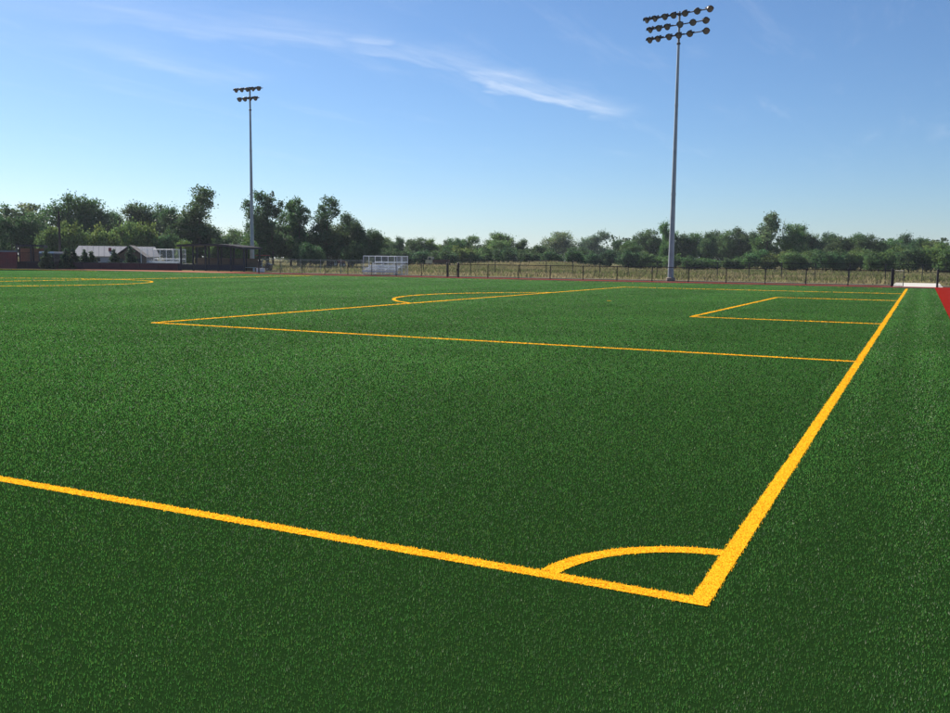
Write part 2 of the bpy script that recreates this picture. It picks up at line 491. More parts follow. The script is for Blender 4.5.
# yellow fibres, one object per marking, tufted right on its own strip
for (name, shapes), lab in zip(LINES, LINE_LABEL):
    P = []
    ev, ef = [], []
    z = 0.004
    for k, a in shapes:
        if k == 'box':
            x0, x1, y0, y1 = a
            g_ = 0.004
            nn = len(ev); gx_, gy_ = (0, g_) if x1 - x0 > y1 - y0 else (g_, 0)
            ev += [(x0 + gx_, y0 + gy_, z), (x1 - gx_ if gx_ else x1 + 0.006, y0 + gy_, z - (0.0015 if gy_ else 0)), (x1 - gx_ if gx_ else x1 + 0.006, y1 - gy_, z - (0.0015 if gy_ else 0)), (x0 + gx_, y1 - gy_, z)]; ef.append((nn, nn + 1, nn + 2, nn + 3))
            horiz = (x1 - x0) > (y1 - y0)
            s0, s1 = (x0, x1) if horiz else (y0, y1)
            # sample along the strip, density falling with distance
            cand = rng.uniform(s0, s1, int(26000 * (s1 - s0) * LW))
            oth = rng.uniform(y0, y1, len(cand)) if horiz else rng.uniform(x0, x1, len(cand))
            px, py = (cand, oth) if horiz else (oth, cand)
        else:
            cx, cy, ro, ri, t0, t1 = a
            ns = max(12, int((t1 - t0) * 24))
            nn = len(ev)
            for i in range(ns + 1):
                t = t0 + (t1 - t0) * i / ns
                ev += [(cx + ro * math.cos(t), cy + ro * math.sin(t), z - .001), (cx + ri * math.cos(t), cy + ri * math.sin(t), z - .001)]
            if ri == 0: ef.append(tuple(nn + 2 * i for i in range(ns)))
            else: ef += [(nn + 2 * i, nn + 2 * i + 2, nn + 2 * i + 3, nn + 2 * i + 1) for i in range(ns)]
            nt = int(26000 * (t1 - t0) * (ro * ro - ri * ri) / 2)
            t = rng.uniform(t0, t1, nt); q = np.sqrt(rng.uniform(ri * ri, ro * ro, nt))
            px, py = cx + q * np.cos(t), cy + q * np.sin(t)
        P.append(np.c_[px, py])
    P = np.concatenate(P)
    P = P + rng.normal(0, 0.0045, P.shape)            # tufts stray a little over the seam
    rr = np.hypot(P[:, 0] - CAM[0], P[:, 1] - CAM[1])
    P = P[rng.random(len(P)) < np.minimum(1, (3.6 / rr) ** 1.35)]
    rr = np.hypot(P[:, 0] - CAM[0], P[:, 1] - CAM[1])
    yc = np.array([0.97, 0.535, 0.024])[None] * rng.uniform(0.9, 1.08, (len(P), 1))
    yc[:, 1] *= rng.uniform(0.9, 1.08, len(P))
    extra_mat[0] = M['yellow_back']
    V = make_blades(P[:, 0], P[:, 1], rr, (0.013 + 0.011 * np.clip((rr - 8) / 25, 0, 1)) * np.where((P[:, 1] > W - 0.5) | (name == 'penalty_spot'), 0.40, 1.0), 2.0)
    V[:, :, :2] = P[:, None, :] + (V[:, :, :2] - P[:, None, :]) * 1.3     # line fibres lie a little flatter
    tag(quads(name, V, yc, M['yellow_fibre'], turf, (ev, ef)), label=lab)


# ------------------------------------------------------------------ light poles
def floodlight_meshes():
    h = MB(); h.lathe([(0.05, -0.34), (0.15, -0.33), (0.17, -0.20), (0.24, -0.08), (0.31, 0.02), (0.335, 0.10), (0.335, 0.13), (0.30, 0.13)], 16, 'Y')
    # visor over the upper half of the rim
    vis = []
    for i in range(9):
        t = R(10 + 160 * i / 8); vis += [(0.337 * math.cos(t), 0.09, 0.337 * math.sin(t)), (0.35 * math.cos(t), 0.30, 0.35 * math.sin(t) - 0.02)]
    h.add(vis, [(2 * i, 2 * i + 2, 2 * i + 3, 2 * i + 1) for i in range(8)])
    l = MB(); l.lathe([(0.0, 0.165), (0.15, 0.158), (0.26, 0.142), (0.298, 0.128)], 16, 'Y')
    b = MB()
    for s in (-1, 1): b.box(s * 0.345 - 0.02, s * 0.345 + 0.02, -0.40, 0.06, -0.045, 0.045)
    b.box(-0.365, 0.365, -0.44, -0.402, -0.045, 0.045)
    b.tube((0, -0.43, 0.0), (0, -0.52, 0.06), 0.045); b.box(-0.11, 0.11, -0.40, -0.341, 0.05, 0.22)
    return h.mesh('floodlight', M['housing'], True), l.mesh('lens', M['lens'], True), b.mesh('bracket', M['housing'])


FL = floodlight_meshes()


def light_pole(label, base, height, bar_dir, rows, aim, group):
    """rows: list of (z below top, [offsets along the bar]); aim(i, s) -> yaw of the lamp"""
    root = thing('light_pole', label, 'light pole', (base[0], base[1], -0.03), 0, group)
    p = MB()
    zs = [0, 0.02, 0.33, 0.66, 1.0]; rs = [0.28, 0.265, 0.195, 0.14, 0.095]
    prof = [(rs[i], zs[i] * height) for i in range(5)]
    p.lathe(prof, 14); p.build('pole', M['galv'], root, True)
    b = MB(); b.lathe([(0.40, 0), (0.40, 0.30), (0.33, 0.34)], 16); b.build('concrete_base', M['kerb'], root, True)
    for q in (0.33, 0.66):
        c = MB(); rr = np.interp(q, zs, rs); c.lathe([(rr + .016, height * q - .12), (rr + .016, height * q + .12)], 14); c.build('joint_collar', M['galv'], root)
    cl_ = MB(); cl_.lathe([(0.10, height - 2.75), (0.17, height - 2.70), (0.17, height - 2.60), (0.10, height - 2.55)], 12); cl_.build('bracket_collar', M['steel_dark'], root)
    e = Vector((bar_dir[0], bar_dir[1], 0)).normalized(); nrm = Vector((e.y, -e.x, 0))
    if nrm.y > 0: nrm = -nrm
    for ri, (dz_, offs) in enumerate(rows):
        z = height - dz_
        c = MB(); a = e * (min(offs) - 0.2) + nrm * 0.14; b_ = e * (max(offs) + 0.2) + nrm * 0.14
        c.tube((a.x, a.y, z), (b_.x, b_.y, z), 0.05, None, 8)
        c.box(-0.14, 0.14, -0.20, 0.14, z - 0.08, z + 0.08)
        c.build('crossarm', M['steel_dark'], root)
        for i, s in enumerate(offs):
            f = link('floodlight', FL[0], root)
            q = e * s + nrm * 0.42
            f.location = (q.x, q.y, z - 0.08); f.scale = (0.84, 0.84, 0.84)
            f.rotation_euler = (R(-24 + random.uniform(-7, 7)), 0, aim(i, s, ri))
            link('lens', FL[1], f); link('bracket', FL[2], f)
    return root


def yaw_to(dx, dy):           # local +Y towards (dx, dy)
    return math.atan2(-dx, dy)


PR = (-18.9, 74.4)
spread = lambda n, w: [(-w / 2 + w * i / (n - 1)) for i in range(n)]


def aim_right(i, s, ri):       # lamps on the near end throw along the goal line, the far end down the pitch
    t = min(1.0, max(0.0, (s + 3.05) / 6.1))
    x_, y_ = 14 - 74 * (1 - t) ** 0.8, 6 + 26 * (1 - t)
    return yaw_to(x_ - PR[0], y_ - PR[1]) + random.uniform(-.15, .15)


light_pole('tall galvanised light pole with three rows of floodlights behind the black fence', PR, 22.85, (6.0, -1.45),
           [(0.25, [-2.85, -2.05, -1.1, -0.3, 0.75, 1.85, 2.95]), (1.12, [-2.5, -1.65, -0.85, 0.35, 1.5, 2.65]), (1.98, [-2.5, -1.7, -0.65, 0.25, 1.25, 2.7])], aim_right, 'stadium light poles')
PL = at(252.4, 113)
light_pole('slim galvanised light pole with two rows of floodlights behind the dugout', PL, z_at(246.8, 86.5, 113), (1.0, 0.04),
           [(0.25, spread(5, 3.3)), (1.35, spread(4, 2.3))], lambda i, s, ri: yaw_to(20 - 50 * random.random(), -70) + random.uniform(-.5, .5), 'stadium light poles')


# ------------------------------------------------------------------ fences
def fence(label, p0, p1, h, spacing, mt_post, mt_wire, r=0.036, group=None, name='chain_link_fence', thick=(), bottom=True, mesh_gap=0.11, wire=0.0035, skip_last=False):
    p0, p1 = Vector((*p0, 0)), Vector((*p1, 0))
    d = p1 - p0; ln = d.length
    root = thing(name, label, 'fence', p0, math.atan2(d.y, d.x), group)
    n = max(1, round(ln / spacing))
    pm_ = MB(); pm_.tube((0, 0, -0.05), (0, 0, h), r, None, 8); pm_.lathe([(r * 1.15, h), (r * 1.15, h + .03), (r * .4, h + .06)], 8)
    me = pm_.mesh('post', mt_post)
    tk = MB(); tk.tube((0, 0, -0.05), (0, 0, h + .05), r * 2.1, None, 10); tk.lathe([(r * 2.3, h + .05), (r * 2.3, h + .09), (r * .8, h + .13)], 10)
    tme = tk.mesh('end_post', mt_post)
    for i in range(n + 1):
        if skip_last and i == n: continue
        end = (i == 0 and 0 in thick) or (i == n and 1 in thick)
        link('end_post' if end else 'post', tme if end else me, root, (ln * i / n, 0, 0))
    t = MB(); t.tube((0, 0, h - 0.01), (ln, 0, h - 0.01), r * 0.75, None, 6); t.build('top_rail', mt_post, root)
    if bottom:
        t = MB(); t.tube((0, 0, 0.08), (ln, 0, 0.08), r * 0.55, None, 6); t.build('bottom_rail', mt_post, root)
    # diagonal wires
    wv = MB(); k = np.arange(-h, ln, mesh_gap)
    for s in (1, -1):
        for a in k:
            x0, z0, x1, z1 = a, 0.05, a + h - 0.07, h - 0.02
            if x0 < 0: z0 += -x0; x0 = 0
            if x1 > ln: z1 -= x1 - ln; x1 = ln
            if x1 - x0 < 0.05: continue
            if s < 0: z0, z1 = h + 0.03 - z0, h + 0.03 - z1
            wv.tube((x0, 0.003 * s + 0.045, z0), (x1, 0.003 * s + 0.045, z1), wire, None, 3, False)
    tag(wv.build('chain_link_mesh', mt_wire, root), kind='stuff')
    return root


FY = 71.6
gx0, gx1 = at_y(893, FY), at_y(938.5, FY)
hx0, hx1 = at_y(447.4, FY), at_y(458.4, FY)
fence('low black chain link fence running between the two gates past the tall light pole', (hx1, FY), (gx0, FY), 1.22, 3.05, M['black'], M['wire'], r=0.044, thick=(0, 1))
fence('low black chain link fence beside the red corner of the track', (gx1, FY), (gx1 + 24.4, FY), 1.22, 3.05, M['black'], M['wire'], thick=(0,))
lx0 = at_y(266, FY + 1.2)
fence('low black chain link fence between the dugout and the closed small gate', (lx0, FY), (hx0, FY), 1.22, 2.9, M['black'], M['wire'], thick=(0, 1))
FF = 95.0
fence('tall dark chain link fence along the edge of the dry meadow', (-62, FF), (24, FF), 1.66, 3.3, M['black'], M['wire'], 0.042, mesh_gap=0.16, bottom=False, wire=0.003)
fence('galvanised chain link fence with pale top rail behind the dugout end', (at_y(262, 84), 84), (at_y(362, 84), 84), 1.45, 3.0, M['galv'], M['galv_wire'], 0.03, mesh_gap=0.14)


def gate_leaf(label, p0, ang, w, h, cat='gate'):
    root = thing('gate', label, cat, (p0[0], p0[1], 0), ang)
    f = MB(); rr = 0.026
    f.tube((0.03, 0, 0.06), (0.03, 0, h), rr); f.tube((w, 0, 0.06), (w, 0, h), rr)
    f.tube((0.03, 0, h), (w, 0, h), rr); f.tube((0.03, 0, 0.06), (w, 0, 0.06), rr); f.build('gate_frame', M['black'], root)
    b = MB(); b.box(w + 0.02, w + 0.12, -0.06, 0.06, h * 0.55, h * 0.68); b.build('latch', M['black'], root)
    for z in (0.25, h - 0.25):
        g = MB(); g.box(-0.05, 0.05, -0.035, 0.035, z - 0.05, z + 0.05); g.build('hinge', M['black'], root)
    wv = MB()
    for s in (1, -1):
        for a in np.arange(-h, w, 0.11):
            x0, z0, x1, z1 = a, 0.06, a + h - 0.06, h
            if x0 < 0.03: z0 += 0.03 - x0; x0 = 0.03
            if x1 > w: z1 -= x1 - w; x1 = w
            if x1 - x0 < 0.04: continue
            if s < 0: z0, z1 = h + 0.06 - z0, h + 0.06 - z1
            wv.tube((x0, 0.003 * s, z0), (x1, 0.003 * s, z1), 0.0035, None, 3, False)
    tag(wv.build('chain_link_mesh', M['wire'], root), kind='stuff')
    return root


gate_leaf('open black gate leaf standing over the edge of the concrete path', (gx0 + 0.09, FY), R(-52), 1.15, 1.2)
gate_leaf('open black gate leaf swung back seen edge on beside the red track', (gx1 - 0.02, FY - 0.09), R(88), 1.4, 1.2)
gate_leaf('small closed black gate between two thick posts of the low fence', (hx0 + 0.08, FY), 0.0, hx1 - hx0 - 0.24, 1.15)


# ------------------------------------------------------------------ bleachers
def bleacher(label, x0, x1, y0, h_top, rows, rz=0.0, group='aluminium bleachers'):
    w = x1 - x0
    root = thing('bleacher', label, 'bleacher', ((x0 + x1) / 2, y0, 0), rz, group)
    rise, run = 0.26, 0.62
    for i in range(rows):
        z = 0.42 + rise * i; y = run * i
        b = MB(); b.box(-w / 2, w / 2, y, y + 0.27, z, z + 0.05); b.build('seat_plank', M['alu'], root)
        b = MB(); b.box(-w / 2, w / 2, y + 0.30, y + 0.60, z - 0.20, z - 0.155); b.build('foot_plank', M['alu'], root)
        if i < 3: b = MB(); b.box(-w / 2, w / 2, y + 0.02, y + 0.045, z - 0.13, z - 0.005); b.build('riser_board', M['alu'], root)
    for s in (-0.92, -0.31, 0.31, 0.92):
        b = MB(); X = s * w / 2
        b.tube((X, 0.1, 0.0), (X, 0.1, 0.40), 0.03); b.tube((X, 0.1, 0.05), (X, run * rows, 0.05), 0.03)
        b.tube((X, 0.1, 0.38), (X, run * (rows - 1) + 0.15, 0.38 + rise * (rows - 1)), 0.03)
        b.tube((X, run * rows, 0.03), (X, run * (rows - 1) + 0.15, 0.36 + rise * (rows - 1)), 0.03)
        b.build('support_frame', M['alu'], root)
    zb = 0.42 + rise * (rows - 1); yb = run * rows + 0.05
    g = MB()
    for i in range(6):
        X = -w / 2 + w * i / 5; g.tube((X, yb, 0.0), (X, yb, h_top), 0.032)
    for z in (h_top, zb + 0.12): g.tube((-w / 2, yb, z), (w / 2, yb, z), 0.032)
    for s in (-1, 1):
        X = s * (w / 2 + 0.03)
        g.tube((X, 0.35, h_top), (X, yb, h_top), 0.03); g.tube((X, 0.35, 0.0), (X, 0.35, h_top), 0.03); g.tube((X, yb * .55, 0.1), (X, yb * .55, h_top), 0.03)
    g.build('guard_rail', M['alu'], root)
    wv = MB()
    hh = h_top - 0.1
    for s in (1, -1):
        for a in np.arange(-hh, w, 0.09):
            x0_, z0, x1_, z1 = a, 0.1, a + hh, h_top
            if x0_ < 0: z0 += -x0_; x0_ = 0
            if x1_ > w: z1 -= x1_ - w; x1_ = w
            if x1_ - x0_ < 0.05: continue
            if s < 0: z0, z1 = h_top + 0.1 - z0, h_top + 0.1 - z1
            wv.tube((x0_ - w / 2, yb + 0.04, z0), (x1_ - w / 2, yb + 0.04, z1), 0.0045, None, 3, False)
    for sd_ in (-1, 1):
        for a in np.arange(0.4, yb, 0.09):
            wv.tube((sd_ * (w / 2 + 0.03), a, 0.1), (sd_ * (w / 2 + 0.03), a, h_top), 0.0045, None, 3, False)
    tag(wv.build('guard_mesh', M['galv_wire'], root), kind='stuff')
    return root


bleacher('silver aluminium bleacher with mesh guard standing behind the low black fence', at_y(364, 75), at_y(397, 75), 74.6, 1.92, 4)
bx0, bx1 = at_y(145, 84), at_y(177, 84)
bleacher('pale bleacher with mesh guard behind the maroon wall beside the long dugout', bx0, bx1, 83, 2.55, 4)

# ------------------------------------------------------------------ low padded wall, dugouts
root = thing('padded_wall', 'low dark maroon padded wall along the clay strip', 'wall', (0, 0, 0))
pw = 2.4
pb = MB(); pb.box(0.02, pw - 0.02, -0.06, 0.058, 0.05, 0.74); pme = pb.mesh('wall_pad', M['maroon'])
WK = [(-150.0, 68.3), (at_y(-10, 68.3), 68.3), (at_y(181, 76.0), 76.0)]
for (ax, ay), (bx, by) in zip(WK[:-1], WK[1:]):
    ln = math.hypot(bx - ax, by - ay); an = math.atan2(by - ay, bx - ax)
    b = MB(); b.box(0, ln, 0.06, 0.20, 0, 0.78); b.build('backing', M['navy_panel'], root, False, (ax, ay, 0), (0, 0, an))
    b = MB(); b.box(0, ln, -0.07, 0.22, 0.782, 0.84); b.build('wall_cap', M['navy_panel'], root, False, (ax, ay, 0), (0, 0, an))
    for i in range(int(ln / pw)):
        link('wall_pad', pme, root, (ax + math.cos(an) * i * pw, ay + math.sin(an) * i * pw, 0), (0, 0, an))


def dugout(label, x0, x1, y0, depth, h, prof, nposts, back_mt, rz=0.0, back=0.50):
    root = thing('dugout', label, 'dugout', (x0, y0, 0), rz)
    w = x1 - x0; n = len(prof)
    r_ = MB()
    top = [(w * (-0.02 + 1.04 * i / (n - 1)), h + prof[i]) for i in range(n)]
    poly = top + [(x_, z_ - 0.20) for x_, z_ in reversed(top)]
    r_.prism(poly, -0.45, depth + 0.3); r_.build('roof', M['navy'], root)
    fl = MB(); fl.prism([(x_, z_ + 0.035) for x_, z_ in top] + [(x_, z_ + 0.004) for x_, z_ in reversed(top)], -0.5, depth + 0.35)
    fl.build('roof_flashing', M['roof_felt'], root)
    for i in range(nposts):
        X = w * i / (nposts - 1); zz = np.interp(X, [t[0] for t in top], [t[1] for t in top]) - 0.19
        for yy in (0.0, depth):
            p = MB(); p.box(-0.085, 0.085, -0.085, 0.085, 0, zz); p.build('post', M['navy'], root, loc=(X, yy, 0))
    p = MB(); p.box(0.1, w - 0.1, -0.03, 0.03, 0.05, 0.72); p.build('front_panel', M['navy_panel'], root)
    p = MB(); p.box(0.1, w - 0.1, depth - 0.08, depth - 0.02, 0.0, h * back); p.build('back_wall', back_mt, root)
    p = MB(); p.box(0.3, w - 0.3, depth - 0.62, depth - 0.25, 0.42, 0.47)
    for X in np.linspace(0.5, w - 0.5, 5): p.box(X - 0.04, X + 0.04, depth - 0.55, depth - 0.3, 0, 0.42)
    p.build('bench', M['alu'], root)
    p = MB(); p.tube((0.1, 0, 0.78), (w - 0.1, 0, 0.78), 0.03); p.tube((0.1, 0, 1.9), (w - 0.1, 0, 1.9), 0.02); p.build('rail', M['navy'], root)
    wv = MB()
    for s in (1, -1):
        for a in np.arange(-1.15, w, 0.12):
            x0_, z0, x1_, z1 = a, 0.75, a + 1.15, 1.9
            if x0_ < 0.1: z0 += 0.1 - x0_; x0_ = 0.1
            if x1_ > w - .1: z1 -= x1_ - w + .1; x1_ = w - .1
            if x1_ - x0_ < 0.05: continue
            if s < 0: z0, z1 = 2.65 - z0, 2.65 - z1
            wv.tube((x0_, 0.05, z0), (x1_, 0.05, z1), 0.0045, None, 3, False)
    tag(wv.build('front_mesh', M['wire'], root), kind='stuff')
    return root


dx0, dx1 = at_y(181, 77.4), at_y(244, 77.4)
dugout('long dark open dugout with arched roof in front of the slim light pole', dx0, dx1, 77.4, 2.7, 3.02,
       [0.0, 0.05, 0.10, 0.13, 0.12, 0.08, 0.0, -0.12, -0.26], 6, M['tan_block'])
ep = at(17, 124)
dugout('short dark dugout with tan back wall beside the red storage container', ep[0], ep[0] + 3.1, ep[1], 2.4, 2.85, [0, 0.02, 0.02, -0.04], 3, M['tan_block'], R(46), 0.86)
# white cooler and small cart by the dugout end
cx_ = at_y(261, 76.0)
root = thing('drink_cooler', 'small white drink cooler on the ground at the dugout end', 'cooler', (cx_, 75.9, 0))
b = MB(); b.box(-0.42, 0.42, -0.22, 0.22, 0.03, 0.40); b.build('body', M['white'], root)
b = MB(); b.box(-0.44, 0.44, -0.24, 0.24, 0.402, 0.47); b.build('lid', M['white'], root)
b = MB(); b.tube((-0.47, 0, 0.30), (-0.47, 0, 0.44), 0.02); b.build('handle', M['dark_body'], root)


# ------------------------------------------------------------------ vehicles
def wheel(parent, x_, y_, r, w=0.22):
    b = MB(); b.lathe([(r * .62, -w / 2), (r * .95, -w / 2), (r, -w * .3), (r, w * .3), (r * .95, w / 2), (r * .62, w / 2)], 16, 'Y')
    o = b.build('wheel', M['rubber'], parent, True, (x_, y_, r))
    c = MB(); c.lathe([(r * .6, -w * .53), (r * .25, -w * .56), (r * .25, w * .56), (r * .6, w * .53)], 12, 'Y'); c.build('rim', M['galv'], o, True)


gp = at(262, 116)
root = thing('golf_cart', 'small red roofed utility cart parked behind the dugout end', 'cart', (gp[0], gp[1], 0), R(20))
b = MB(); b.prism([(-1.2, .3), (1.15, .3), (1.2, .75), (.75, .95), (.55, .55), (-.1, .55), (-.2, .8), (-1.2, .8)], -.58, .58); b.build('body', M['dark_body'], root)
b = MB(); b.box(-.15, .35, -.5, .5, .8, .9); b.box(-.25, -.12, -.5, .5, .9, 1.3); b.build('seat', M['dark_body'], root)
b = MB()
for X in (-1.0, .72):
    for Y in (-.55, .55): b.tube((X, Y, .8), (X * .92, Y, 1.86), .025)
b.build('roof_frame', M['steel_dark'], root)
b = MB(); b.box(-1.15, .85, -.64, .64, 1.86, 1.95); b.build('roof', M['red_metal'], root)
b = MB(); b.box(.70, .72, -.52, .52, .95, 1.84); b.build('windshield', M['glass'], root)
for X in (-.8, .85):
    for Y in (-.52, .52): wheel(root, X, Y, .24, .2)

tp = at(335.5, 168)
root = thing('tractor', 'red farm tractor standing on the grass before the tall trees', 'tractor', (tp[0], tp[1], 0), R(62))
b = MB(); b.prism([(.1, .7), (1.75, .65), (1.8, 1.25), (1.6, 1.4), (.1, 1.45)], -.38, .38); b.build('hood', M['red_metal'], root)
b = MB(); b.box(-.95, .1, -.45, .45, .6, 1.1); b.box(-1.0, .3, -.3, .3, .5, .7); b.build('chassis', M['dark_body'], root)
b = MB(); b.box(-.75, -.25, -.3, .3, 1.1, 1.25); b.box(-.8, -.68, -.3, .3, 1.25, 1.65); b.build('seat', M['dark_body'], root)
for Y in (-.62, .62):
    b = MB(); b.box(-1.15, .05, Y - .2, Y + .2, 1.42, 1.5); b.build('fender', M['red_metal'], root)
b = MB(); b.tube((-.9, -.5, 1.4), (-.9, -.5, 2.1), .04); b.tube((-.9, .5, 1.4), (-.9, .5, 2.1), .04); b.tube((-.9, -.5, 2.1), (-.9, .5, 2.1), .04); b.build('roll_bar', M['cream'], root)
b = MB(); b.tube((1.0, .2, 1.4), (1.0, .2, 2.0), .04); b.build('exhaust', M['steel_dark'], root)
for Y in (-.68, .68): wheel(root, -.55, Y, .70, .38); wheel(root, 1.4, Y * .85, .40, .25)

tp = at(437, 172)
root = thing('dump_truck', 'brown dump truck with cream cab parked in front of the dark trees', 'truck', (tp[0], tp[1], 0), R(200))
b = MB(); b.box(-2.1, 1.9, -.4, .4, .55, .85); b.build('chassis', M['dark_body'], root)
b = MB(); b.prism([(.75, .8), (2.1, .75), (2.1, 1.4), (1.75, 1.55), (1.6, 2.15), (.75, 2.15)], -.85, .85); cab = b.build('cab', M['cream'], root)
b = MB(); b.box(1.0, 1.5, -.86, .86, 1.5, 1.98); b.build('side_window', M['glass'], cab)
b = MB(); b.prism([(-2.2, .95), (.6, .95), (.66, 1.65), (-2.35, 1.6)], -.95, .95); b.build('dump_body', M['rust'], root)
b = MB(); b.box(2.102, 2.16, -.8, .8, .6, .8); b.build('bumper', M['steel_dark'], root)
for Y in (-.75, .75): wheel(root, 1.35, Y, .45, .28); wheel(root, -1.3, Y, .45, .4)

vp = at(54.5, 122)
root = thing('van', 'dark van with white roof parked behind the maroon wall', 'van', (vp[0], vp[1], 0), YAW * -1 + R(90))
b = MB(); b.prism([(-2.2, .35), (2.2, .35), (2.25, 1.0), (1.5, 1.25), (1.05, 1.85), (-2.15, 1.85)], -.9, .9); b.build('body', M['dark_body'], root)
b = MB(); b.prism([(-2.12, 1.852), (1.02, 1.852), (.9, 2.05), (-2.0, 2.08)], -.88, .88); b.build('roof', M['white'], root)
for X0, X1 in ((-1.9, -.8), (-.6, .4)):
    b = MB(); b.box(X0, X1, -.906, .906, 1.25, 1.75); b.build('window', M['glass'], root)
b = MB(); b.box(-2.22, -2.16, -.75, .75, 1.2, 1.7); b.build('rear_window', M['glass'], root)
for X in (-1.4, 1.45):
    for Y in (-.82, .82): wheel(root, X, Y, .34)

# red storage container
cp = at(-3, 121)
root = thing('storage_container', 'long red corrugated storage container with grey top rail', 'container', (cp[0], cp[1], 0), R(50))
b = MB(); b.box(-3.2, 2.0, 0.05, 2.3, .1, 1.95); b.build('shell', M['red_metal'], root)
rb_ = MB(); rb_.box(0, .14, 0, .052, .15, 1.88); rme = rb_.mesh('corrugation_rib', M['red_metal'])
for i in range(18): link('corrugation_rib', rme, root, (-3.1 + i * .28, 0, 0))
b = MB(); b.box(-3.25, 2.05, -.04, 2.35, 1.952, 2.12); b.build('top_rail', M['grey_roof'], root)
b = MB(); b.box(-3.25, 2.05, -.02, .04, .0, .14); b.build('bottom_rail', M['red_metal'], root)

# ------------------------------------------------------------------ buildings
D_B = 137
bl, br = at(71, D_B), at(160, D_B)
ctr = ((bl[0] + br[0]) / 2, (bl[1] + br[1]) / 2)
wid = math.hypot(br[0] - bl[0], br[1] - bl[1])
root = thing('long_building', 'long low grey building with pale metal roof behind the maroon wall', 'building', (ctr[0], ctr[1], 0), math.atan2(br[1] - bl[1], br[0] - bl[0]))
b = MB(); b.box(-wid / 2 + .3, wid / 2 - .3, .4, 6.2, 0, 1.62); b.build('wall', M['grey_siding'], root)
b = MB(); hw = wid / 2
b.add([(-hw, 0, 1.55), (hw, 0, 1.55), (hw, 6.6, 1.55), (-hw, 6.6, 1.55), (-hw + .9, 3.3, 3.0), (hw - .5, 3.3, 3.0)], [(0, 1, 5, 4), (2, 3, 4, 5), (3, 0, 4), (1, 2, 5), (0, 3, 2, 1)])
roof = b.build('roof', M['grey_roof'], root)
seam = MB(); seam.add([(-.03, 0, 1.58), (.03, 0, 1.58), (.03, 3.28, 3.03), (-.03, 3.28, 3.03), (-.03, 0, 1.54), (.03, 0, 1.54), (.03, 3.28, 2.99), (-.03, 3.28, 2.99)],
                      [(0, 1, 2, 3), (0, 4, 5, 1), (1, 5, 6, 2), (3, 2, 6, 7), (0, 3, 7, 4)])
sme = seam.mesh('roof_seam', M['grey_roof'])
for i in range(14): link('roof_seam', sme, roof, (-hw + 1.3 + i * (wid - 2.2) / 13, 0, 0))
b = MB(); b.box(-1.0, -.6, 1.6, 2.1, 2.2, 2.75); b.build('vent', M['red_metal'], roof)
for X in (-5.2, -2.6, -.2, 4.9):
    b = MB(); b.box(X - .5, X + .5, .37, .395, .8, 1.4); wdw = b.build('window', M['glass'], root)
    b = MB(); b.box(X - .58, X + .58, .355, .39, .7, .78); b.box(X - .58, X + .58, .355, .39, 1.42, 1.5); b.build('frame', M['white'], wdw)
b = MB(); b.box(2.0, 2.9, .37, .395, 0, 1.45); b.build('door', M['white'], root)

gp = at(130, 128)
root = thing('gable_pavilion', 'small brown pavilion with dark gabled roof before the long grey building', 'pavilion', (gp[0], gp[1], 0), R(38))
b = MB(); b.prism([(-2.1, 1.5), (0, 3.05), (2.1, 1.5), (2.1, 1.36), (0, 2.88), (-2.1, 1.36)], -.4, 4.0); b.build('roof', M['brown_roof'], root)
b = MB(); b.prism([(-1.75, 0), (1.75, 0), (1.75, 1.58), (0, 2.84), (-1.75, 1.58)], 0, 3.5); b.build('wall', M['brown_wall'], root)
b = MB(); b.box(-.5, .5, -.03, -.005, 0, 1.35); b.build('door', M['brown_roof'], root)
for X in (-1.15, 1.15):
    b = MB(); b.box(X - .3, X + .3, -.03, -.005, .7, 1.3); b.build('window', M['glass'], root)

# dark timber pole in front of the trees
up = at(60.3, 124)
root = thing('utility_pole', 'tall dark timber pole rising behind the maroon wall', 'pole', (up[0], up[1], 0))
zt = z_at(60.3, 211, 124)
b = MB(); b.tube((0, 0, -.1), (0, 0, zt), .17, .12, 10); b.build('shaft', M['wood_pole'], root)
b = MB(); b.box(-.16, .16, -.2, -.13, zt - 2.0, zt - 1.4); b.build('transformer_box', M['wood_pole'], root)

# ------------------------------------------------------------------ vegetation
def leaf_quads(P, size, normal_bias=None):
    n = len(P)
    a = rng.normal(size=(n, 3)); a /= np.linalg.norm(a, axis=1)[:, None]
    b_ = rng.normal(size=(n, 3)); b_ -= (a * b_).sum(1)[:, None] * a; b_ /= np.linalg.norm(b_, axis=1)[:, None]
    s = (size * rng.uniform(.6, 1.3, n))[:, None]
    V = np.empty((n, 4, 3))
    V[:, 0] = P - a * s * .5; V[:, 1] = P - b_ * s * .33 + a * s * .05; V[:, 2] = P + a * s * .5; V[:, 3] = P + b_ * s * .33 + a * s * .05
    return V


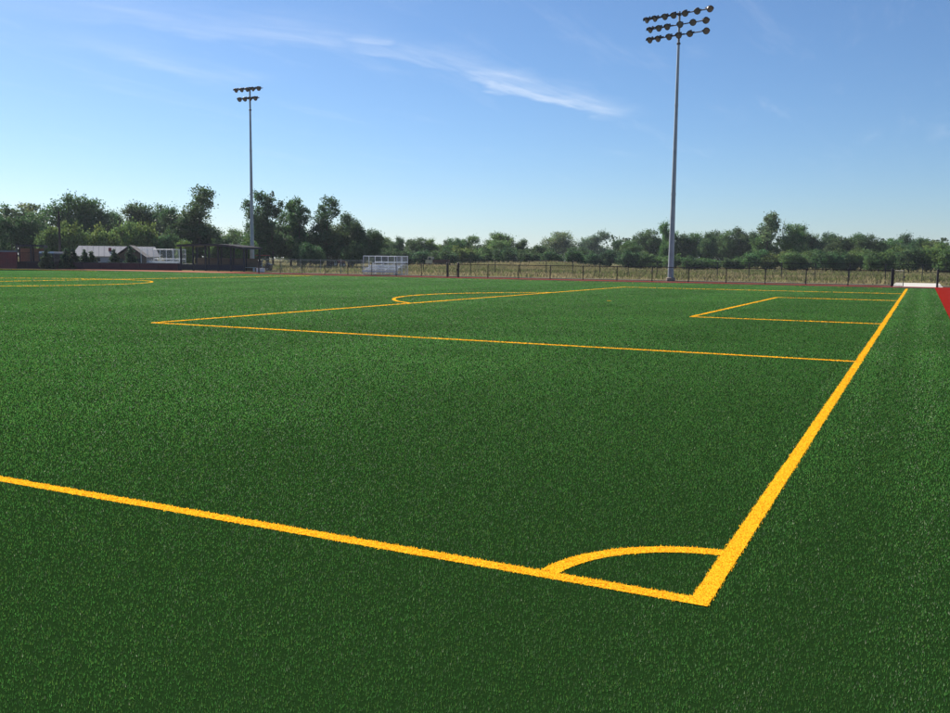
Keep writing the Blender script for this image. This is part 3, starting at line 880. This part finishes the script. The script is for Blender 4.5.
def tube_tree(h, rb, seed, crown_lo, limbs, spread_, dead=False):
    rr = random.Random(seed)
    b = MB()
    pts = [Vector((0, 0, -.05))]
    for i in range(5):
        pts.append(Vector((rr.uniform(-.03, .03) * h * (i + 1) / 5, rr.uniform(-.03, .03) * h * (i + 1) / 5, h * .92 * (i + 1) / 5)))
    rad = lambda t: rb * (1 - t) + rb * .12 * t
    for i in range(5): b.tube(pts[i], pts[i + 1], rad(i / 5), rad((i + 1) / 5), 7, i == 0)
    tips = []
    for i in range(limbs):
        t = crown_lo + (0.92 - crown_lo) * (i + rr.random() * .6) / limbs
        p = pts[0].lerp(pts[5], t)
        k = min(4, int(t * 5)); p = pts[k].lerp(pts[k + 1], t * 5 - k)
        a = rr.uniform(0, 6.283); ln = spread_ * (1.15 - t * .7) * rr.uniform(.7, 1.1)
        q = p + Vector((math.cos(a) * ln, math.sin(a) * ln, ln * rr.uniform(.5, 1.1)))
        mid = p.lerp(q, .5) + Vector((0, 0, -.05 * ln))
        r0 = rad(t) * .5
        b.tube(p, mid, r0, r0 * .65, 5, False); b.tube(mid, q, r0 * .65, r0 * .2, 5, False)
        tips.append(q)
        if dead:
            for j in range(4):
                s = mid.lerp(q, rr.random()); e_ = s + Vector((rr.uniform(-1, 1), rr.uniform(-1, 1), rr.uniform(.2, 1.2))) * ln * .38
                b.tube(s, e_, r0 * .3, r0 * .1, 4, False)
    return b, tips


def crown(seed, lobes, n_clump, leaves, clump_r, leaf, gap=0.35):
    """lobes: (x,y,z,rx,rz) in a unit-height tree; clumps gather near each lobe's surface"""
    g = np.random.default_rng(seed)
    vol = np.array([l[3] ** 2 * l[4] for l in lobes]) ** .75; vol /= vol.sum()
    out, cols = [], []
    for l, share in zip(lobes, vol):
        k = max(3, int(n_clump * share))
        d = g.normal(size=(k, 3)); d /= np.linalg.norm(d, axis=1)[:, None]
        rad = g.uniform(.2, 1.0, k) ** .6
        c = np.array(l[:3])[None] + d * rad[:, None] * np.array([l[3], l[3], l[4]])[None]
        for q in c:
            m_ = int(leaves * g.uniform(.5, 1.4))
            off = g.normal(size=(m_, 3)) * clump_r * g.uniform(.6, 1.2) * np.array([1, 1, .75])
            out.append(q[None] + off)
            shade = g.uniform(.55, 1.45)
            cc = np.array([1, 1, 1.0])[None] * shade * g.uniform(.75, 1.25, (m_, 1))
            hue = g.uniform(-.12, .16); cc[:, 0] *= 1 + hue; cc[:, 2] *= 1 - hue
            cols.append(cc)
    return np.concatenate(out), np.concatenate(cols)


def round_lobes(seed, n=9, base=.22, wide=.42):
    g = random.Random(seed); out = []
    for i in range(n):
        z = base + (0.86 - base) * (i + .5) / n
        env = wide * math.sin(math.pi * min(1, max(.12, (z - base + .12) / (1.02 - base)))) ** .6
        a = g.uniform(0, 6.28); d = env * g.uniform(.3, .75)
        r_ = env * g.uniform(.45, .72)
        out.append((math.cos(a) * d, math.sin(a) * d, z, r_, r_ * g.uniform(.5, .8)))
    return out


def poplar_lobes(seed, n=11):
    g = random.Random(seed); out = []
    for i in range(n):
        z = .16 + .74 * (i + .5) / n
        env = .20 * (1.15 - .75 * z) + .035
        a = g.uniform(0, 6.28); d = env * g.uniform(.3, .95)
        out.append((math.cos(a) * d, math.sin(a) * d, z, env * g.uniform(.55, .85), .085 * g.uniform(.8, 1.5)))
    out.append((0.01, 0, .93, .045, .06))
    return out


def bush_lobes(seed, n=7):
    g = random.Random(seed); out = []
    for i in range(n):
        a = g.uniform(0, 6.28); d = g.uniform(.1, .55); h_ = g.uniform(.28, .62) if i else .66
        out.append((math.cos(a) * d, math.sin(a) * d, h_, g.uniform(.28, .45), min(.36, h_ * .75)))
    return out


def cone_lobes(n=14):
    return [(0, 0, .10 + .84 * i / (n - 1), .34 * (1 - .90 * (i / (n - 1)) ** 1.3) + .01, .07) for i in range(n)]


PROTO = {}


def proto(kind, var):
    """unit-height crown + trunk meshes of one tree kind"""
    key = (kind, var)
    if key in PROTO: return PROTO[key]
    sd_ = hash(kind) % 1 + {'round': 10, 'poplar': 30, 'bush': 50, 'airy': 70, 'conifer': 90, 'hedge': 110}[kind] + var
    if kind == 'round': lobes = round_lobes(sd_); P, c = crown(sd_, lobes, 360, 42, .046, 0, 0); lf = .031; tb = tube_tree(.9, .022, sd_, .25, 9, .30)[0]
    elif kind == 'poplar': lobes = poplar_lobes(sd_); P, c = crown(sd_, lobes, 320, 40, .030, 0, 0); lf = .024; tb = tube_tree(.95, .016, sd_, .18, 11, .13)[0]
    elif kind == 'airy': lobes = round_lobes(sd_, 7, .45, .26); P, c = crown(sd_, lobes, 120, 32, .030, 0, 0); lf = .033; tb = tube_tree(.95, .018, sd_, .4, 9, .22)[0]
    elif kind == 'bush': lobes = bush_lobes(sd_); P, c = crown(sd_, lobes, 260, 40, .08, 0, 0); lf = .066; tb = tube_tree(.6, .03, sd_, .1, 6, .4)[0]
    elif kind == 'conifer': lobes = cone_lobes(); P, c = crown(sd_, lobes, 200, 26, .035, 0, 0); lf = .06; tb = tube_tree(.9, .02, sd_, .2, 5, .12)[0]
    P[:, 2] = np.maximum(P[:, 2], .03)
    zmax = np.percentile(P[:, 2], 99.7)
    P = P / np.array([1, 1, zmax])[None]
    V = leaf_quads(P, np.full(len(P), lf))
    o = quads('crown', V, c, M['leaf']); me = o.data; bpy.data.objects.remove(o)
    half = np.percentile(np.hypot(P[:, 0], P[:, 1]), 96)
    PROTO[key] = (me, tb.mesh('trunk', M['bark'], True), half)
    return PROTO[key]


TINT = {'dark': (.066, .120, .046), 'mid': (.090, .162, .050), 'olive': (.122, .190, .054), 'yellow': (.158, .220, .055), 'pale': (.128, .195, .090), 'fir': (.040, .075, .040)}
treecount = [0]


def tree(u, v, wpx, d, kind, tint, label, group=None, name='tree', cat='tree', base=0.0):
    H = z_at(u, v, d) - base
    me, tme, half = proto(kind, treecount[0] % 3)
    treecount[0] += 1
    p = at(u, d)
    root = thing(name, label, cat, (p[0], p[1], base - .03), 0, group)
    wr = wpx * d / FPX / 2 * (1.22 if group == GL else 1.1)
    sx_ = wr / half
    rz = random.uniform(0, 6.28)
    t_ = link('trunk', tme, root, None, (0, 0, rz)); t_.scale = (sx_ * .55 + H * .45, sx_ * .55 + H * .45, H)
    c_ = link('crown', me, root, None, (0, 0, rz)); c_.scale = (sx_, sx_, H)
    k_ = [random.uniform(.86, 1.14) for _ in range(3)]
    c_.color = (TINT[tint][0] * k_[0], TINT[tint][1] * k_[1] ** .5, TINT[tint][2] * k_[2], 1)
    return root


GL = 'tall trees behind the dugouts'; GM = 'trees along the middle of the meadow'; GR = 'trees along the far side of the meadow'
# --- left stand
tree(-14, 206, 40, 178, 'round', 'mid', 'leafy tree behind the red storage container', GL)
tree(6, 205, 30, 170, 'poplar', 'mid', 'thin loose tree behind the red storage container', GL)
tree(28, 203, 42, 172, 'airy', 'pale', 'loose pale green tree rising behind the short dugout', GL)
tree(38, 214, 34, 160, 'round', 'dark', 'dark leafy tree just behind the short dugout', GL)
tree(12, 218, 36, 160, 'round', 'dark', 'dark low tree between the red container and the short dugout', GL)
tree(70, 194.5, 40, 180, 'round', 'dark', 'tall dark rounded tree above the tall timber pole', GL)
tree(95, 199.5, 36, 184, 'round', 'dark', 'dark rounded tree beside the tallest one near the timber pole', GL)
tree(113, 212, 26, 190, 'round', 'mid', 'mid green tree behind the long grey building', GL)
tree(134, 204, 38, 186, 'round', 'dark', 'dark broad tree above the brown gabled pavilion', GL)
tree(155, 205, 36, 184, 'round', 'dark', 'dark broad tree above the right end of the grey building', GL)
tree(177, 208, 32, 166, 'round', 'dark', 'dark lower tree leaning against the tall ragged poplar', GL)
tree(200, 187.5, 40, 160, 'poplar', 'dark', 'tall ragged dark poplar above the long dugout', GL)
tree(196, 212, 44, 163, 'round', 'dark', 'dark bushy tree at the foot of the tall ragged poplar', GL)
tree(230, 229, 30, 205, 'round', 'mid', 'small rounded tree in the gap left of the slim light pole', GL)
tree(258, 192, 30, 162, 'poplar', 'dark', 'tall poplar directly behind the slim light pole', GL)
tree(273, 194, 28, 160, 'poplar', 'dark', 'tall dark poplar beside the slim light pole', GL)
tree(291, 198, 26, 164, 'airy', 'mid', 'thin loose poplar among the tall poplars', GL)
tree(300, 206, 24, 162, 'poplar', 'dark', 'lower poplar at the end of the row behind the pale railed fence', GL)
tree(268, 222, 46, 168, 'round', 'dark', 'dark bushy tree under the tall poplars', GL)
tree(298, 226, 42, 168, 'round', 'dark', 'dark bushy tree under the end of the poplar row', GL)
tree(327, 197.5, 32, 158, 'poplar', 'dark', 'tall single poplar behind the red tractor', GL)
tree(333, 224, 40, 160, 'round', 'dark', 'dark bushy tree at the foot of the single poplar', GL)
tree(349, 213.5, 28, 160, 'round', 'dark', 'upright dark tree just beside the single poplar', GL)
tree(369, 229.5, 22, 156, 'round', 'dark', 'small dark rounded tree above the silver bleacher', GL)
# --- middle
mid = [(383, 237, 24, 'round', 'olive'), (397, 237, 20, 'round', 'dark'), (409, 239.5, 22, 'round', 'dark'), (421, 238, 24, 'round', 'dark'), (433, 239, 22, 'round', 'olive'),
       (445, 240, 20, 'round', 'dark'), (454, 238, 20, 'round', 'mid'), (469, 236, 30, 'round', 'mid'), (493, 233, 38, 'round', 'mid'), (501, 240, 30, 'round', 'olive'), (522, 239.5, 20, 'round', 'dark'),
       (536, 245, 20, 'round', 'dark')]
TNAME = {'olive': 'olive green', 'dark': 'dark green', 'mid': 'leaf green', 'yellow': 'yellowish green', 'pale': 'pale green'}
MARKS = [(-99, 'short dugout'), (60, 'timber pole'), (130, 'brown pavilion'), (218, 'long dugout'), (252, 'slim light pole'), (335, 'tractor'), (385, 'silver bleacher'), (437, 'dump truck'), (453, 'closed gate'), (560, 'pale dome tree'),
         (671, 'tall light pole'), (782, 'bare dead tree'), (898, 'gate leaf'), (938, 'thick gate post'), (2000, '')]


def place_labels(items, where):
    """items: (u, v, phrase) -> one label each, by the landmarks it stands between and its height"""
    seg_ = []
    for u, v, ph in items:
        k = max(i for i, mk in enumerate(MARKS) if mk[0] <= u)
        seg_.append(k)
    out = [None] * len(items)
    for key in set((seg_[i], items[i][2]) for i in range(len(items))):
        ids = sorted([i for i in range(len(items)) if (seg_[i], items[i][2]) == key], key=lambda i: items[i][1])
        a, b = MARKS[key[0]][1], MARKS[key[0] + 1][1]
        pos = f'between {a} and {b}' if b else f'beyond the {a}'
        for r_, i in enumerate(ids):
            size = '' if len(ids) == 1 else 'tallest ' if r_ == 0 else 'lowest ' if r_ == len(ids) - 1 else 'middling '
            out[i] = f'{size}{key[1]} {where} {pos}'
    return out
for (u, v, w_, kd, tn), lb in zip(mid, place_labels([(t[0], t[1], 'narrow conifer' if t[3] == 'conifer' else TNAME[t[4]] + ' tree') for t in mid], 'in the row')):
    tree(u, v, w_, 205 + random.uniform(-8, 8), kd, tn, lb, GM)
tree(560, 232, 34, 300, 'round', 'pale', 'pale grey green dome shaped tree standing clear of the row', GM)
tree(597, 231.5, 30, 300, 'round', 'pale', 'pale grey green dome shaped tree behind dark scrub', GM)
# --- right
rt = [(545, 246, 22, 'round', 'dark'), (578, 247, 24, 'round', 'dark'), (620, 240, 24, 'round', 'dark'), (634, 240, 22, 'round', 'mid'), (650, 230, 28, 'round', 'dark'), (667, 222.5, 22, 'round', 'mid'), (683, 234, 22, 'round', 'dark'), (694, 233, 22, 'round', 'mid'),
      (706, 233.5, 24, 'round', 'dark'), (717, 231, 24, 'round', 'dark'), (728, 231, 22, 'round', 'mid'), (738, 228, 24, 'round', 'dark'), (750, 232, 22, 'round', 'dark'),
      (791, 224, 26, 'round', 'olive'), (804, 226, 26, 'round', 'dark'), (823, 233, 24, 'round', 'dark'), (836, 237, 24, 'round', 'dark'), (855, 234, 26, 'round', 'mid'),
      (871, 235, 26, 'round', 'dark'), (893, 239, 26, 'round', 'mid'), (909, 234, 24, 'round', 'dark'), (918, 238, 22, 'round', 'dark'), (931, 241, 26, 'round', 'olive'), (946, 243, 26, 'round', 'mid'), (964, 240, 28, 'round', 'dark'), (985, 238, 30, 'round', 'mid')]
for (u, v, w_, kd, tn), lb in zip(rt, place_labels([(t[0], t[1], TNAME[t[4]] + ' tree') for t in rt], 'in the far line')): tree(u, v, w_, 235 + random.uniform(-12, 12), kd, tn, lb, GR)
tree(766, 212.5, 26, 225, 'airy', 'pale', 'tall loose tree rising above the far tree line beside the bare dead tree', GR)
tree(765, 232, 26, 228, 'round', 'mid', 'leafy tree under the tall loose tree in the far line', GR)
# bare dead tree
p = at(782, 226); Hd = z_at(782, 213.5, 226)
root = thing('dead_tree', 'bare bleached dead tree standing up from the far tree line', 'tree', (p[0], p[1], 0))
tb, tips = tube_tree(Hd, .16, 5, .35, 14, 2.6, True)
tb.build('trunk', M['dead_bark'], root, True)
# --- shrubs before the trees
shr = [(52, 232, 30, 150, 'olive'), (73, 222, 34, 150, 'olive'), (97, 227, 34, 152, 'yellow'), (127, 222, 36, 152, 'yellow'), (151, 224, 26, 152, 'olive'), (172, 232, 30, 150, 'dark'), (187, 241, 16, 140, 'yellow'), (215, 240, 22, 150, 'dark'), (243, 238, 26, 152, 'olive'), (310, 243, 26, 150, 'dark'), (352, 242, 24, 150, 'dark')]
for (u, v, w_, d, tn), lb in zip(shr, place_labels([(t[0], t[1], TNAME[t[4]] + ' bush') for t in shr], 'under the trees')):
    tree(u, v, w_, d, 'bush', tn, lb, 'bushes under the tall trees', 'bush', 'bush')
shr2 = [(640, 252, 26, 'mid'), (655, 257, 28, 'olive'), (675, 254, 22, 'mid'), (692, 256, 24, 'dark'), (708, 258, 26, 'mid'), (727, 258, 20, 'dark'), (740, 257, 22, 'mid'), (758, 250, 26, 'mid'), (775, 252, 26, 'olive'), (790, 251, 30, 'mid'), (808, 251, 32, 'mid'), (826, 250, 30, 'dark'), (842, 249, 26, 'dark'),
        (861, 249, 26, 'olive'), (879, 250, 26, 'mid'), (893, 247, 26, 'olive'), (909, 248, 30, 'dark'), (927, 246, 30, 'yellow'), (943, 245, 30, 'olive'), (962, 246, 30, 'dark'), (573, 249, 20, 'dark'), (590, 252, 22, 'dark'), (608, 250, 22, 'dark'), (625, 250, 22, 'dark'), (550, 250, 22, 'dark'),
        (382, 248, 26, 'dark'), (402, 249, 26, 'dark'), (424, 250, 28, 'dark'), (447, 250, 28, 'dark'), (463, 246, 26, 'olive'), (484, 246, 28, 'olive'), (508, 248, 26, 'dark'), (528, 250, 24, 'dark')]
for (u, v, w_, tn), lb in zip(shr2, place_labels([(t[0], t[1], TNAME[t[3]] + ' bush') for t in shr2], 'at the meadow edge')):
    tree(u, v, w_, 196 + random.uniform(-8, 8), 'bush', tn, lb, 'bushes at the meadow edge', 'bush', 'bush')
# small evergreens by the wall
for u, v, w_, lb in ((46.5, 248.5, 11, 'small dark conical evergreen beside the white roofed van'), (66, 249, 11, 'small dark evergreen between the timber pole and the grey building'),
                     (73.5, 249.5, 11, 'small dark evergreen at the free end of the long grey building'), (84, 249.5, 10, 'taller of two small evergreens close together before the grey building'),
                     (91, 251.5, 11, 'shorter of two small evergreens close together before the grey building'), (114, 249.5, 10, 'lone small evergreen before the grey building next to the pavilion'),
                     (130.5, 246.5, 12, 'small dark evergreen directly before the brown pavilion gable')):
    tree(u, v, w_, 119, 'conifer', 'fir', lb, 'evergreens behind the maroon wall', 'evergreen_shrub', 'evergreen')

# far wood behind everything, one mass
pts, cols = [], []
for u in np.arange(-120, 1080, 4.0):
    d = 330 + rng.uniform(-25, 25); p = at(u, d)
    top = (9 if u < 380 else 6.6 if u < 610 else 9.4) * rng.uniform(.75, 1.12)
    m_ = 60
    q = np.c_[rng.normal(p[0], 2.2, m_), rng.normal(p[1], 2.2, m_), rng.uniform(.1, 1, m_) ** .8 * top]
    pts.append(q); cols.append(np.tile(np.array([[.050, .078, .036]]), (m_, 1)) * rng.uniform(.7, 1.3, (m_, 1)))
pts, cols = np.concatenate(pts), np.concatenate(cols)
M['wood'] = blade_mat('far_wood_leaf', 1.0, 0.25, 0.7, 0.2)
tag(quads('far_wood', leaf_quads(pts, np.full(len(pts), 1.4)), cols, M['wood']), label='hazy dark woodland far behind the tree line', kind='stuff')

# weedy mound and dry grass
b = MB(); nx, ny = 40, 12
ma, mb_ = at(395, 165), at(640, 165)
vv = []
for j in range(ny + 1):
    for i in range(nx + 1):
        s, t = i / nx, j / ny
        px = ma[0] + (mb_[0] - ma[0]) * s; py = ma[1] + (mb_[1] - ma[1]) * s + (t - .5) * 22
        hgt = 1.35 * math.sin(math.pi * s) ** .7 * math.sin(math.pi * t) ** 1.2 * (1 + .18 * math.sin(9 * s + 2) + .1 * math.sin(21 * s))
        vv.append((px, py, hgt - .05))
b.add(vv, [(j * (nx + 1) + i, j * (nx + 1) + i + 1, (j + 1) * (nx + 1) + i + 1, (j + 1) * (nx + 1) + i) for j in range(ny) for i in range(nx)])
tag(b.build('grassy_mound', M['meadow'], None, True), label='low weedy mound before the middle trees', kind='structure')


def mound_h(px, py):
    s = (px - ma[0]) / (mb_[0] - ma[0]); yc_ = ma[1] + (mb_[1] - ma[1]) * s; t = (py - yc_) / 22 + .5
    ok = (s > 0) & (s < 1) & (t > 0) & (t < 1)
    s, t = s.clip(0, 1), t.clip(0, 1)
    return np.where(ok, 1.35 * np.sin(math.pi * s) ** .7 * np.sin(math.pi * t) ** 1.2 * (1 + .18 * np.sin(9 * s + 2) + .1 * np.sin(21 * s)) - .05, -.03)


n = 90000
rr = np.sqrt(rng.uniform(72 ** 2, 200 ** 2, n)); aa = YAW + (rng.random(n) * 2 - 1) * R(36)
gx, gy = CAM[0] + rr * np.sin(aa), CAM[1] + rr * np.cos(aa)
kp = ((gy > 78.5) & ~((gx > -1.6) & (gx < 2.6) & (gy < 88.5)) & ((gx > -66) | (gy > 90)) | (gx < -66) & (gy > 84)) & (gx < 60)
gx, gy, rr = gx[kp], gy[kp], rr[kp]
n = len(gx)
pat = smooth_noise(gx, gy, 9, 21) + .5 * smooth_noise(gx, gy, 2.5, 22)
hh = rng.uniform(.10, .34, n) * (0.4 + 1.0 * pat)
w_ = rng.uniform(.03, .09, n); th = rng.uniform(0, 6.28, n)
ddx, ddy = np.cos(th) * w_, np.sin(th) * w_
lx, ly = rng.normal(0, .25, n) * hh, rng.normal(0, .25, n) * hh
z0 = mound_h(gx, gy) - .02
V = np.empty((n, 4, 3))
V[:, 0] = np.c_[gx - ddx, gy - ddy, z0]; V[:, 1] = np.c_[gx + ddx, gy + ddy, z0]
V[:, 2] = np.c_[gx + lx + ddx * .3, gy + ly + ddy * .3, z0 + hh]; V[:, 3] = np.c_[gx + lx - ddx * .3, gy + ly - ddy * .3, z0 + hh]
straw, green, weed = np.array([.31, .265, .14]), np.array([.16, .18, .066]), np.array([.17, .145, .09])
tcol = np.where((pat > .85)[:, None], green, straw) * rng.uniform(.65, 1.25, (n, 1))
mnd = rng.random(n) < np.where(z0 > .3, .75, .16)
tcol[mnd] = weed * rng.uniform(.6, 1.2, (int(mnd.sum()), 1))
tag(quads('dry_grass', V, tcol, M['straw']), label='dry tan grass and weeds covering the meadow', kind='stuff')

# ------------------------------------------------------------------ summer haze
hz = MB(); hz.box(-4300, 4300, -700, 5300, -1.2, 26.5)
ho = hz.build('haze', bpy.data.materials.new('haze_air'))
hm = ho.data.materials[0]; hm.use_nodes = True
hn, hl = hm.node_tree.nodes, hm.node_tree.links
hn.remove(hn['Principled BSDF'])
pv = hn.new('ShaderNodeVolumePrincipled'); pv.inputs['Density'].default_value = 0.00014; pv.inputs['Color'].default_value = (0.78, 0.88, 1.0, 1); pv.inputs['Anisotropy'].default_value = 0.2
hl.new(pv.outputs[0], hn['Material Output'].inputs['Volume'])
tag(ho, label='thin pale blue summer haze over the whole place', kind='stuff')
